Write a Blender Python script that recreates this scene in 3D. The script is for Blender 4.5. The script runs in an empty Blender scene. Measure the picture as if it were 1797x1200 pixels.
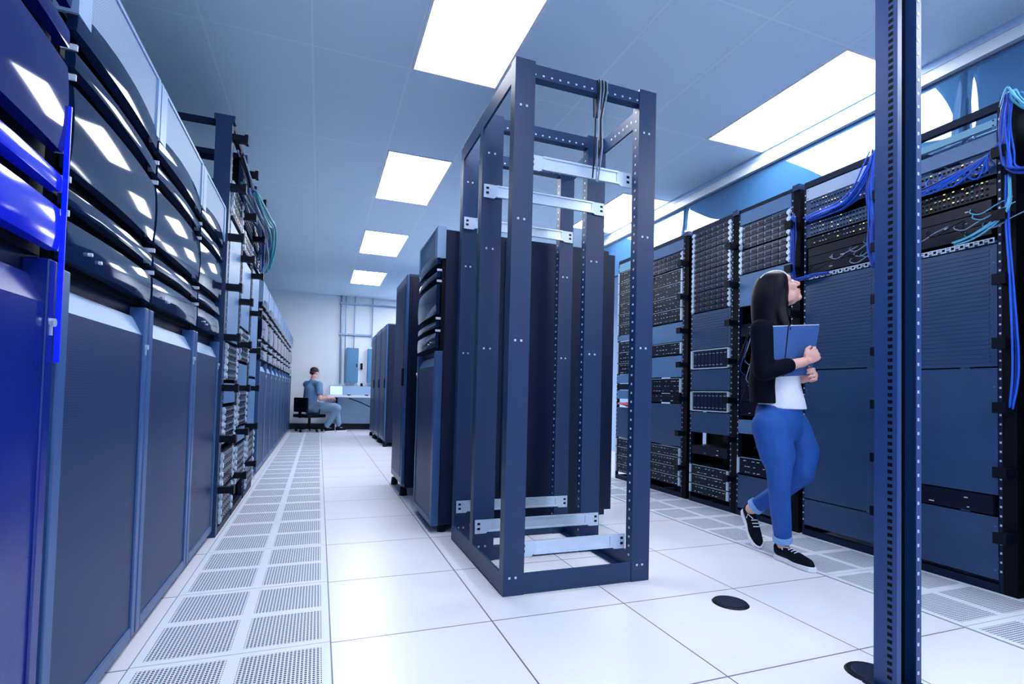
import bpy, math, random
from mathutils import Vector, Matrix
random.seed(7)
SC = bpy.context.scene
COL = SC.collection

# ------------------------------------------------------------------ camera
F_PX, CX, CY = 899.8, 885.9, 662.4
YAW, PITCH, ROLL, CAM_H = 0.347, 0.031, 0.025, 0.907
_f = Vector((math.sin(YAW)*math.cos(PITCH), math.cos(YAW)*math.cos(PITCH), math.sin(PITCH)))
_r = Vector((math.cos(YAW), -math.sin(YAW), 0)); _u = _r.cross(_f)
R_ = _r*math.cos(ROLL)+_u*math.sin(ROLL); U_ = -_r*math.sin(ROLL)+_u*math.cos(ROLL)
cam = bpy.data.cameras.new('camera'); camo = bpy.data.objects.new('camera', cam); COL.objects.link(camo)
m = Matrix((R_, U_, -_f)).transposed().to_4x4(); m.translation = (0, 0, CAM_H); camo.matrix_world = m
cam.sensor_fit = 'HORIZONTAL'; cam.sensor_width = 36; cam.lens = F_PX/1797*36
cam.shift_x = (898.5-CX)/1797; cam.shift_y = (CY-600)/1797; cam.clip_start = .05
SC.camera = camo
E1 = Vector((math.cos(YAW), -math.sin(YAW), 0)); E2 = Vector((math.sin(YAW), math.cos(YAW), 0))
def at(x, y, D):
    """point seen at photo position x, y, D metres ahead of the camera along the ground"""
    d = _f + R_*((x-CX)/F_PX) - U_*((y-CY)/F_PX)
    return Vector((0, 0, CAM_H)) + d*(D/d.dot(E2))

# ------------------------------------------------------------------ world, exposure
w = bpy.data.worlds.new('world'); SC.world = w; w.use_nodes = True
w.node_tree.nodes['Background'].inputs[0].default_value = (.25, .45, .9, 1)
w.node_tree.nodes['Background'].inputs[1].default_value = .3
SC.view_settings.view_transform = 'Standard'; SC.view_settings.look = 'None'
SC.view_settings.exposure = 0.0; SC.view_settings.gamma = 1; SC.view_settings.use_curve_mapping = False
LIGHT_STRENGTH = 20.0

# ------------------------------------------------------------------ materials
def srgb(r, g, b):
    return tuple((c/255/12.92 if c/255 <= .04045 else ((c/255+.055)/1.055)**2.4) for c in (r, g, b))+(1,)
MATS = {}
def mat(name, col, rough=.5, metal=0, spec=.5, noise=0, nscale=40, bump=0, coat=0, emit=None, estr=0):
    if name in MATS: return MATS[name]
    M = bpy.data.materials.new(name); M.use_nodes = True; nt = M.node_tree; b = nt.nodes['Principled BSDF']
    b.inputs['Base Color'].default_value = srgb(*col); b.inputs['Roughness'].default_value = rough
    b.inputs['Metallic'].default_value = metal; b.inputs['Specular IOR Level'].default_value = spec
    if coat: b.inputs['Coat Weight'].default_value = coat; b.inputs['Coat Roughness'].default_value = .03
    if emit: b.inputs['Emission Color'].default_value = srgb(*emit); b.inputs['Emission Strength'].default_value = estr
    if noise or bump:
        tc = nt.nodes.new('ShaderNodeTexCoord'); n = nt.nodes.new('ShaderNodeTexNoise'); n.inputs['Scale'].default_value = nscale
        nt.links.new(tc.outputs['Object'], n.inputs['Vector'])
        if noise:
            mx = nt.nodes.new('ShaderNodeMix'); mx.data_type = 'RGBA'
            c = srgb(*col); mx.inputs[6].default_value = tuple(v*(1-noise) for v in c[:3])+(1,)
            mx.inputs[7].default_value = tuple(min(1, v*(1+noise)) for v in c[:3])+(1,)
            nt.links.new(n.outputs['Fac'], mx.inputs[0]); nt.links.new(mx.outputs[2], b.inputs['Base Color'])
        if bump:
            bp = nt.nodes.new('ShaderNodeBump'); bp.inputs['Strength'].default_value = bump; bp.inputs['Distance'].default_value = .01
            nt.links.new(n.outputs['Fac'], bp.inputs['Height']); nt.links.new(bp.outputs['Normal'], b.inputs['Normal'])
    MATS[name] = M; return M
def nmath(nt, op, a, b=None):
    n = nt.nodes.new('ShaderNodeMath'); n.operation = op
    for i, v in enumerate((a, b)):
        if v is None: continue
        if isinstance(v, (int, float)): n.inputs[i].default_value = v
        else: nt.links.new(v, n.inputs[i])
    return n.outputs[0]
def seam_mask(nt, comp, origin, pitch, half):
    s = nmath(nt, 'SUBTRACT', comp, origin-pitch*400); f = nmath(nt, 'FRACT', nmath(nt, 'DIVIDE', s, pitch))
    d = nmath(nt, 'ABSOLUTE', nmath(nt, 'SUBTRACT', f, .5))
    return nmath(nt, 'GREATER_THAN', d, .5-half/pitch)
def grid_mat(name, col, seam, ox, px, oy, py, half, rough, noise=.04, bump=0):
    M = mat(name, col, rough); nt = M.node_tree; b = nt.nodes['Principled BSDF']
    tc = nt.nodes.new('ShaderNodeTexCoord'); sp = nt.nodes.new('ShaderNodeSeparateXYZ')
    nt.links.new(tc.outputs['Object'], sp.inputs[0])
    mk = nmath(nt, 'MAXIMUM', seam_mask(nt, sp.outputs[0], ox, px, half), seam_mask(nt, sp.outputs[1], oy, py, half))
    n = nt.nodes.new('ShaderNodeTexNoise'); n.inputs['Scale'].default_value = 60; n.inputs['Detail'].default_value = 4
    nt.links.new(tc.outputs['Object'], n.inputs['Vector'])
    c = srgb(*col); m1 = nt.nodes.new('ShaderNodeMix'); m1.data_type = 'RGBA'
    m1.inputs[6].default_value = tuple(v*(1-noise) for v in c[:3])+(1,); m1.inputs[7].default_value = tuple(min(1, v*(1+noise)) for v in c[:3])+(1,)
    nt.links.new(n.outputs['Fac'], m1.inputs[0])
    m2 = nt.nodes.new('ShaderNodeMix'); m2.data_type = 'RGBA'; m2.inputs[7].default_value = srgb(*seam)
    nt.links.new(mk, m2.inputs[0]); nt.links.new(m1.outputs[2], m2.inputs[6]); nt.links.new(m2.outputs[2], b.inputs['Base Color'])
    return M
TILE = .6096; X0, Y0 = .07, 1.958
FLOOR = grid_mat('raised floor laminate', (230, 230, 239), (88, 98, 122), X0, TILE, Y0, TILE, .0028, .3, .03)
CEIL = grid_mat('ceiling tile', (204, 232, 255), (222, 240, 255), -.11, .608, 2.16, 1.22, .006, .9, .06)
def hole_mat(name, col, hole, pitch, hr, axes=(0, 1), win=None, rough=.45):
    """procedural round holes on a grid, kept inside windows win=(pitch, half_width)"""
    M = mat(name, col, rough); nt = M.node_tree; b = nt.nodes['Principled BSDF']
    tc = nt.nodes.new('ShaderNodeTexCoord'); sp = nt.nodes.new('ShaderNodeSeparateXYZ'); nt.links.new(tc.outputs['Object'], sp.inputs[0])
    A, B = sp.outputs[axes[0]], sp.outputs[axes[1]]
    def cell(c):
        f = nmath(nt, 'FRACT', nmath(nt, 'DIVIDE', nmath(nt, 'ADD', c, pitch*600), pitch)); return nmath(nt, 'SUBTRACT', f, .5)
    a, c = cell(A), cell(B)
    d = nmath(nt, 'SQRT', nmath(nt, 'ADD', nmath(nt, 'MULTIPLY', a, a), nmath(nt, 'MULTIPLY', c, c)))
    mk = nmath(nt, 'LESS_THAN', d, hr)
    if win:
        for comp in (A, B):
            q = nmath(nt, 'ABSOLUTE', nmath(nt, 'SUBTRACT', nmath(nt, 'ABSOLUTE', comp), win[0]))
            mk = nmath(nt, 'MULTIPLY', mk, nmath(nt, 'LESS_THAN', q, win[1]))
    m2 = nt.nodes.new('ShaderNodeMix'); m2.data_type = 'RGBA'; m2.inputs[6].default_value = srgb(*col); m2.inputs[7].default_value = srgb(*hole)
    nt.links.new(mk, m2.inputs[0]); nt.links.new(m2.outputs[2], b.inputs['Base Color'])
    return M
PERF = hole_mat('perforated floor steel', (224, 230, 242), (38, 52, 92), .0122, .36, win=(.147, .127))
MESHDOOR = hole_mat('door mesh', (20, 50, 102), (8, 26, 66), .007, .36, axes=(1, 2), rough=.45)
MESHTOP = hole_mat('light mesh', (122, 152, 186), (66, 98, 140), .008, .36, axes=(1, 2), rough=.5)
RACK = mat('rack paint', (18, 46, 90), .42, spec=.5, noise=.08, nscale=25)
RACKB = mat('near post paint', (26, 60, 116), .42, noise=.06, nscale=20)
RACKD = mat('rack paint dark', (9, 24, 54), .5, spec=.25)
BLACK = mat('black plastic', (3, 8, 24), .5, spec=.2)
BLACKG = mat('black gap', (2, 5, 16), .6, spec=.15)
DOORF = mat('door frame paint', (50, 84, 136), .35)
DOORL = mat('door paint lightened as lit', (122, 156, 196), .4)  # paler copy of the door paint: light caught by the slanted recess painted in
CAB = mat('cabinet side paint', (8, 22, 54), .45, spec=.3, noise=.06, nscale=8)
GLOSSN = mat('dim blue-lit bezel colour', (5, 12, 92), .06, spec=.5)  # upper bezels of the blue-lit cabinet, dimmer blue light put into the colour
GLOSS = mat('glossy bezel', (14, 32, 68), .06, spec=.5)
GLOSSB = mat('bright blue-lit bezel colour', (12, 34, 205), .1, spec=.6, noise=.25, nscale=5)  # lower bezels of the same cabinet, strong blue light put into the colour
BLUEP = mat('blue door', (8, 30, 120), .25, spec=.7, noise=.35, nscale=3)  # blue light falling on the left edge cabinet, painted into its door
SILVER = mat('galvanised steel', (205, 222, 240), .32, metal=.55, noise=.12, nscale=12)
EAR = mat('silver ear', (196, 214, 238), .35, metal=.2)
BLANK = mat('blanking panel', (38, 68, 112), .4, noise=.18, nscale=9)
BLANKL = mat('light blanking panel', (78, 120, 168), .4, noise=.12, nscale=9)
BLANKT = mat('teal blanking panel', (112, 176, 205), .35, noise=.1, nscale=9)
SERVER = mat('server black', (6, 14, 36), .38, spec=.25, noise=.3, nscale=60)
TRAY = mat('drive tray', (22, 36, 66), .3, metal=.3)
LEDW = mat('pale handle and painted light', (188, 206, 232), .3)  # handles, plus light through holes, bezel glints and a reflection painted as colour
LEDC = mat('cyan led', (90, 220, 255), .3, emit=(90, 220, 255), estr=2)
GLOWB = mat('blue edge glow', (10, 40, 255), .3, emit=(5, 22, 190), estr=.5)  # emission imitating the blue glow along a cabinet edge
LEDY = mat('warm led', (230, 225, 150), .3, emit=(240, 230, 150), estr=1.2)
BLUE = mat('blue cable', (8, 92, 222), .55)
BLUED = mat('dark blue cable', (10, 50, 150), .35)
CYAN = mat('cyan cable', (90, 180, 220), .35)
TEALC = mat('teal cable', (50, 150, 170), .35)
GREYC = mat('grey cable', (128, 146, 172), .4)
REDC = mat('red cable', (190, 40, 70), .4)
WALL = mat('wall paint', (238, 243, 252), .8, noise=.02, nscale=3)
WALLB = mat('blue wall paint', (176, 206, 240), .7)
BASEB = mat('baseboard', (16, 24, 44), .5)
CONDUIT = mat('conduit', (128, 156, 190), .35, metal=.4)
PANEL = mat('electric panel paint', (84, 138, 178), .45)
DESK = mat('desk laminate', (216, 228, 242), .4)
DESKF = mat('desk front', (150, 180, 212), .6)
WHITE = mat('white plastic', (226, 232, 244), .4)
SKIN = mat('skin', (226, 172, 160), .5, noise=.04, nscale=30)
SKINM = mat('skin man', (222, 176, 172), .5)
LIP = mat('lips', (176, 88, 92), .4)
HAIR = mat('dark hair', (7, 8, 22), .5, spec=.14, noise=.4, nscale=60)
HAIRM = mat('brown hair', (44, 28, 40), .6, bump=.5, nscale=120)
JACKET = mat('black jacket', (3, 7, 22), .8, spec=.1, bump=.3, nscale=30)
SHIRT = mat('white shirt', (226, 230, 246), .8, bump=.25, nscale=25)
JEANS = mat('blue denim', (10, 78, 160), .75, noise=.35, nscale=11, bump=.7)
JEANC = mat('denim cuff', (120, 168, 222), .8)
SHOE = mat('black canvas', (4, 9, 24), .8, spec=.15)
SOLE = mat('white sole', (226, 232, 244), .5)
FOLDER = mat('slate folder', (56, 96, 158), .4)
MSHIRT = mat('grey blue shirt', (92, 132, 172), .8, noise=.1, nscale=12)
MPANTS = mat('grey trousers', (120, 152, 186), .8, noise=.1, nscale=14)
EYEW = mat('eye white', (225, 228, 235), .2); EYED = mat('eye dark', (18, 14, 18), .2)
SCREEN = mat('laptop screen', (170, 205, 240), .3, emit=(170, 205, 245), estr=.8)

# ------------------------------------------------------------------ mesh helpers
class MB:
    def __init__(s): s.v = []; s.f = []; s.mi = []
    def add(s, vs, fs, m=0):
        o = len(s.v); s.v += [Vector(v) for v in vs]; s.f += [tuple(i+o for i in f) for f in fs]; s.mi += [m]*len(fs); return s
    def box(s, x0, x1, y0, y1, z0, z1, m=0):
        if x0 > x1: x0, x1 = x1, x0
        if y0 > y1: y0, y1 = y1, y0
        vs = [(x, y, z) for z in (z0, z1) for y in (y0, y1) for x in (x0, x1)]
        return s.add(vs, [(0, 2, 3, 1), (4, 5, 7, 6), (0, 1, 5, 4), (2, 6, 7, 3), (0, 4, 6, 2), (1, 3, 7, 5)], m)
    def obox(s, c, ax, ay, az, m=0):
        c = Vector(c); vs = [c+ax*i+ay*j+az*k for k in (-1, 1) for j in (-1, 1) for i in (-1, 1)]
        fs = [(0, 2, 3, 1), (4, 5, 7, 6), (0, 1, 5, 4), (2, 6, 7, 3), (0, 4, 6, 2), (1, 3, 7, 5)]
        if ax.cross(ay).dot(az) < 0: fs = [f[::-1] for f in fs]
        return s.add(vs, fs, m)
    def prism(s, pts, d, m=0):
        """closed planar outline pts extruded by vector d"""
        n = len(pts); pts = [Vector(p) for p in pts]; d = Vector(d)
        nrm = Vector((0, 0, 0))
        for i in range(n): nrm += pts[i].cross(pts[(i+1) % n])
        if nrm.dot(d) < 0: pts = pts[::-1]
        vs = pts+[p+d for p in pts]
        fs = [tuple(range(n))[::-1], tuple(range(n, 2*n))]+[(i, (i+1) % n, (i+1) % n+n, i+n) for i in range(n)]
        return s.add(vs, fs, m)
    def cyl(s, p0, p1, r0, r1=None, n=12, m=0):
        p0, p1 = Vector(p0), Vector(p1); r1 = r0 if r1 is None else r1
        d = (p1-p0).normalized(); a = d.orthogonal().normalized(); b = d.cross(a)
        vs = [p+(a*math.cos(t*2*math.pi/n)+b*math.sin(t*2*math.pi/n))*r for p, r in ((p0, r0), (p1, r1)) for t in range(n)]
        fs = [(i, (i+1) % n, (i+1) % n+n, i+n) for i in range(n)]+[tuple(range(n))[::-1], tuple(range(n, 2*n))]
        return s.add(vs, fs, m)
    def tube(s, pts, r, n=6, m=0):
        pts = [Vector(p) for p in pts]; vs = []; a = None
        for i, p in enumerate(pts):
            d = (pts[min(i+1, len(pts)-1)]-pts[max(i-1, 0)]).normalized()
            a = d.orthogonal().normalized() if a is None else (a-d*a.dot(d)).normalized()
            b = d.cross(a); rr = r[i] if isinstance(r, (list, tuple)) else r
            vs += [p+(a*math.cos(t*2*math.pi/n)+b*math.sin(t*2*math.pi/n))*rr for t in range(n)]
        fs = [(i*n+t, i*n+(t+1) % n, (i+1)*n+(t+1) % n, (i+1)*n+t) for i in range(len(pts)-1) for t in range(n)]
        k = (len(pts)-1)*n; fs += [tuple(range(n))[::-1], tuple(range(k, k+n))]
        return s.add(vs, fs, m)
    def ell(s, c, r, axes=None, n=14, m=0):
        c = Vector(c); r = (r, r, r) if isinstance(r, (int, float)) else r
        A = axes or (Vector((1, 0, 0)), Vector((0, 1, 0)), Vector((0, 0, 1)))
        flip = A[0].cross(A[1]).dot(A[2]) < 0
        vs = []; h = n//2+1
        for i in range(1, h):
            ph = math.pi*i/h
            for j in range(n):
                th = 2*math.pi*j/n
                vs.append(c+A[0]*(r[0]*math.sin(ph)*math.cos(th))+A[1]*(r[1]*math.sin(ph)*math.sin(th))+A[2]*(r[2]*math.cos(ph)))
        vs += [c+A[2]*r[2], c-A[2]*r[2]]; T, B = len(vs)-2, len(vs)-1
        fs = [(i*n+j, (i+1)*n+j, (i+1)*n+(j+1) % n, i*n+(j+1) % n) for i in range(h-2) for j in range(n)]
        fs += [(T, j, (j+1) % n) for j in range(n)]+[(B, (h-2)*n+(j+1) % n, (h-2)*n+j) for j in range(n)]
        if flip: fs = [f[::-1] for f in fs]
        return s.add(vs, fs, m)
    def limb(s, pts, rad, steps=5, m=0):
        """overlapping balls and cones along a polyline: closed pieces for a voxel remesh"""
        for i in range(len(pts)-1):
            p, q = Vector(pts[i]), Vector(pts[i+1])
            s.cyl(p, q, rad[i], rad[i+1], 14, m)
        for p, r in zip(pts, rad): s.ell(p, r, n=14, m=m)
        return s
    def build(s, name, mats, parent=None, smooth=False, origin=None, bevel=0):
        o_ = Vector(origin) if origin is not None else (Vector(parent.location) if parent is not None and parent.get('root_') else Vector((0, 0, 0)))
        if parent is not None and not parent.get('root_'): o_ = Vector(parent.get('wo', (0, 0, 0)))
        me = bpy.data.meshes.new(name); me.from_pydata([v-o_ for v in s.v], [], s.f)
        mats = mats if isinstance(mats, (list, tuple)) else [mats]
        for mm in mats: me.materials.append(mm)
        me.polygons.foreach_set('material_index', s.mi)
        if smooth: me.polygons.foreach_set('use_smooth', [i < getattr(s, 'nsm', 10**9) for i in range(len(me.polygons))])
        me.update()
        o = bpy.data.objects.new(name, me); COL.objects.link(o)
        if parent is not None: o.parent = parent; o['wo'] = list(o_)
        else: o.location = o_; o['wo'] = list(o_)
        if bevel:
            b = o.modifiers.new('bevel', 'BEVEL'); b.width = bevel; b.segments = 2; b.limit_method = 'ANGLE'
        return o
def thing(name, label, cat, loc=(0, 0, 0), group=None):
    o = bpy.data.objects.new(name, None); COL.objects.link(o); o.location = loc; o['root_'] = 1
    o.empty_display_size = .1
    o['label'] = label; o['category'] = cat
    if group: o['group'] = group
    return o
def tag(o, label, cat, group=None):
    o['label'] = label; o['category'] = cat
    if group: o['group'] = group
    return o
def struct(o): o['kind'] = 'structure'; return o
KIDS = {}
def dup(root, loc, label, group=None):
    r = root.copy(); COL.objects.link(r); r.location = loc; r['label'] = label
    if group: r['group'] = group
    for ch in [o for o in ALL_CH(root)]:
        c = ch.copy(); COL.objects.link(c); c.parent = r
        for g in ALL_CH(ch):
            d = g.copy(); COL.objects.link(d); d.parent = c
    return r
def ALL_CH(o): return [c for c in COL.objects if c.parent == o]
ORD = ['first', 'second', 'third', 'fourth', 'fifth', 'sixth', 'seventh', 'eighth', 'ninth', 'tenth', 'eleventh', 'twelfth',
       'thirteenth', 'fourteenth', 'fifteenth', 'sixteenth', 'seventeenth', 'eighteenth', 'nineteenth', 'twentieth']

# ------------------------------------------------------------------ setting
YW = 12.3; ZC = 3.05; XL = -2.6; XR = 4.6; YB = -4.2
def slab(name, *a, m): return struct(MB().box(*a).build(name, m))
slab('floor', XL, XR, YB, YW, -.1, 0, m=FLOOR)
slab('ceiling', XL, XR, YB, YW, ZC, ZC+.1, m=CEIL)
slab('wall_back', XL, XR, YW, YW+.12, -.1, ZC+.1, m=WALL)
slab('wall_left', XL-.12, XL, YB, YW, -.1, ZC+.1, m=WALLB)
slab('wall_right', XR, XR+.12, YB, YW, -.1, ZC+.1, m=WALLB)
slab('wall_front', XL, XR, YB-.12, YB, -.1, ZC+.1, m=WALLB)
slab('baseboard_back', XL, XR, YW-.02, YW, 0, .13, m=BASEB)
# soffit rail at the ceiling on the right
rail = MB().box(3.54, 3.62, YB, YW-.01, ZC-.05, ZC, 0).box(3.545, 3.61, YB, YW-.01, ZC-.12, ZC-.05, 1)
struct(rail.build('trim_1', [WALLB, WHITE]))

# ceiling lights
def light_fixture(x0, y0, label):
    t = thing('ceiling_light', label, 'ceiling light', (x0, y0, ZC), 'square recessed ceiling lights')
    w_, l_ = .608, 1.22
    fr = MB()
    fr.box(x0+.006, x0+w_-.006, y0+.006, y0+.022, ZC-.008, ZC).box(x0+.006, x0+w_-.006, y0+l_-.022, y0+l_-.006, ZC-.008, ZC)
    fr.box(x0+.006, x0+.022, y0+.022, y0+l_-.022, ZC-.008, ZC).box(x0+w_-.022, x0+w_-.006, y0+.022, y0+l_-.022, ZC-.008, ZC)
    fr.build('frame', WHITE, t)
    MB().box(x0+.022, x0+w_-.022, y0+.022, y0+l_-.022, ZC-.006, ZC-.002).build('diffuser', LAMP, t)
    return t
LAMP = bpy.data.materials.new('lit diffuser'); LAMP.use_nodes = True
_b = LAMP.node_tree.nodes['Principled BSDF']; _b.inputs['Base Color'].default_value = (1, 1, 1, 1)
_b.inputs['Emission Color'].default_value = (.905, .94, 1, 1); _b.inputs['Emission Strength'].default_value = LIGHT_STRENGTH
L0 = None
nm = ['nearest camera in the left aisle row', 'second', 'third', 'fourth']
spec = [(.50, 2.16+2.44*k, 'bright ceiling light over the left aisle, %s' % q) for k, q in
        [(0, 'cut by the top edge of the photo'), (1, 'second along the row'), (2, 'third along the row'), (3, 'farthest, close to the back wall')]]
spec += [(2.93, 2.16+2.44*k, 'bright ceiling light over the right aisle, %s' % q) for k, q in
         [(0, 'large one beside the ceiling rail'), (1, 'seen behind the open rack'), (2, 'third along the rail'), (3, 'farthest along the rail')]]
spec += [(.50, -.28, 'ceiling light above and just behind the camera, left row'), (2.93, -.28, 'ceiling light above and just behind the camera, right row'),
         (.50, -2.72, 'ceiling light well behind the camera, left row'), (2.93, -2.72, 'ceiling light well behind the camera, right row')]
spec += [(2.33, 10.70, 'unseen ceiling light added above the centre row end to brighten the back wall'), (1.72, 5.82, 'ceiling light above the centre row cabinets')][:1]  # extra fixture out of view, added to light the back wall
for x, y, lb in spec:
    if L0 is None: L0 = light_fixture(x, y, lb)
    else: dup(L0, (x, y, ZC), lb)

# perforated floor tiles
def perf_tile(cx, cy, label, grp):
    h = TILE/2-.0025
    t = MB().box(cx-h, cx+h, cy-h, cy+h, 0.0, .004).build('perforated_floor_tile', PERF, origin=(cx, cy, 0))
    return tag(t, label, 'floor tile', grp)
T0 = None
for side, i in (('left', -1), ('right', 4)):
    rng = range(-3, 17)
    for n_, j in enumerate(rng):
        cx, cy = X0+(i+.5)*TILE, Y0+(j+.5)*TILE
        if side == 'right' and j > 7: continue
        lb = 'white perforated floor tile in the %s aisle strip, %s from the camera end' % (side, ORD[n_] if n_ < 20 else 'last')
        if T0 is None: T0 = perf_tile(cx, cy, lb, 'perforated floor tiles, %s aisle' % side)
        else:
            c = T0.copy(); COL.objects.link(c); c.location = (cx, cy, 0); c['label'] = lb; c['group'] = 'perforated floor tiles, %s aisle' % side
# cable grommets
for (x, y), lb in (((1.754, 1.824), 'black round floor grommet between the open rack and the woman'), ((1.77, 1.215), 'black round floor grommet at the foot of the near post')):
    t = thing('floor_grommet', lb, 'grommet', (x, y, 0))
    MB().cyl((x, y, 0), (x, y, .006), .078, .072, 32).build('rim', BLACK, t)
    MB().cyl((x, y, .004), (x, y, .008), .06, .055, 32).build('cover', RACKD, t)

# curtain sheets hanging from the rail
CURT = bpy.data.materials.new('clear vinyl'); CURT.use_nodes = True
nt = CURT.node_tree; b = nt.nodes['Principled BSDF']; b.inputs['Base Color'].default_value = srgb(70, 122, 172); b.inputs['Roughness'].default_value = .02
b.inputs['Specular IOR Level'].default_value = 1; b.inputs['Coat Weight'].default_value = 1; b.inputs['Coat Roughness'].default_value = .02; b.inputs['Metallic'].default_value = .25
tr = nt.nodes.new('ShaderNodeBsdfTransparent'); tr.inputs[0].default_value = (.7, .85, 1, 1); mx = nt.nodes.new('ShaderNodeMixShader'); mx.inputs[0].default_value = .75
nt.links.new(tr.outputs[0], mx.inputs[1]); nt.links.new(b.outputs[0], mx.inputs[2]); nt.links.new(mx.outputs[0], nt.nodes['Material Output'].inputs[0])
def sheet(y0, y1, label, ph):
    ny, nz = 40, 14; vs = []
    for side in (0, 1):
        for j in range(nz+1):
            z = 2.44+(ZC-.12-2.44)*j/nz; k = 1-j/nz
            for i in range(ny+1):
                y = y0+(y1-y0)*i/ny
                x = 3.585-.05*k+.014*k*math.sin(y*4.1+ph+k*1.6)+.007*k*math.sin(y*9+ph*2+k*3)+side*.0015
                vs.append((x, y, z))
    N = ny+1; T = N*(nz+1)
    fs = [(j*N+i, (j+1)*N+i, (j+1)*N+i+1, j*N+i+1) for j in range(nz) for i in range(ny)]
    fs += [(T+j*N+i, T+j*N+i+1, T+(j+1)*N+i+1, T+(j+1)*N+i) for j in range(nz) for i in range(ny)]
    edge = [i for i in range(N)]+[j*N+ny for j in range(1, nz+1)]+[nz*N+i for i in range(ny-1, -1, -1)]+[j*N for j in range(nz-1, 0, -1)]
    fs += [(edge[k], edge[(k+1) % len(edge)], edge[(k+1) % len(edge)]+T, edge[k]+T) for k in range(len(edge))]
    o = MB().add(vs, fs).build('vinyl_curtain', CURT, smooth=True, origin=(3.585, (y0+y1)/2, 2.44))
    tag(o, label, 'curtain', 'clear vinyl curtains above the right racks')
sheet(-.6, 1.9, 'glossy vinyl curtain above the rack at the right photo edge', 0)
sheet(1.9, 4.4, 'glossy vinyl curtain above the racks behind the woman', 1.3)
sheet(4.4, 6.9, 'glossy vinyl curtain seen through the open rack', 2.2)
sheet(6.9, 9.4, 'glossy vinyl curtain farthest along the right rail', 3.7)

# ------------------------------------------------------------------ curved-front cabinets
def curved_tile(s, xf, y0, y1, z0, z1, bulge=.035, vb=.010, th=.03, top_arch=0.0):
    """panel bowed in plan and slightly in height, with thickness; s=+1 faces +X"""
    ny, nz = 24, 10; vs = []
    for side in (0, 1):
        for j in range(nz+1):
            v = j/nz
            for i in range(ny+1):
                u = i/ny; k = 1-(2*u-1)**2
                x = xf+s*(bulge*k*(1-.0)+vb*(1-(2*v-1)**2)) if side == 0 else xf-s*th
                z = z0+(z1-z0)*v+top_arch*k*v
                vs.append((x, y0+(y1-y0)*u, z))
    N = ny+1; T = N*(nz+1)
    fs = []
    for j in range(nz):
        for i in range(ny):
            a = (j*N+i, j*N+i+1, (j+1)*N+i+1, (j+1)*N+i); fs.append(a if s > 0 else a[::-1])
            c = tuple(T+q for q in a)[::-1]; fs.append(c if s > 0 else c[::-1])
    edge = [i for i in range(N)]+[j*N+ny for j in range(1, nz+1)]+[nz*N+i for i in range(ny-1, -1, -1)]+[j*N for j in range(nz-1, 0, -1)]
    out = MB().add(vs, fs); out.nsm = len(fs); ev = []; ef = []
    for k in range(len(edge)):
        a = [edge[k], edge[k]+T, edge[(k+1) % len(edge)]+T, edge[(k+1) % len(edge)]]
        o_ = len(ev); ev += [vs[i] for i in a]; ef.append(tuple(range(o_, o_+4)) if s > 0 else tuple(range(o_, o_+4))[::-1])
    return out.add(ev, ef)
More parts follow.
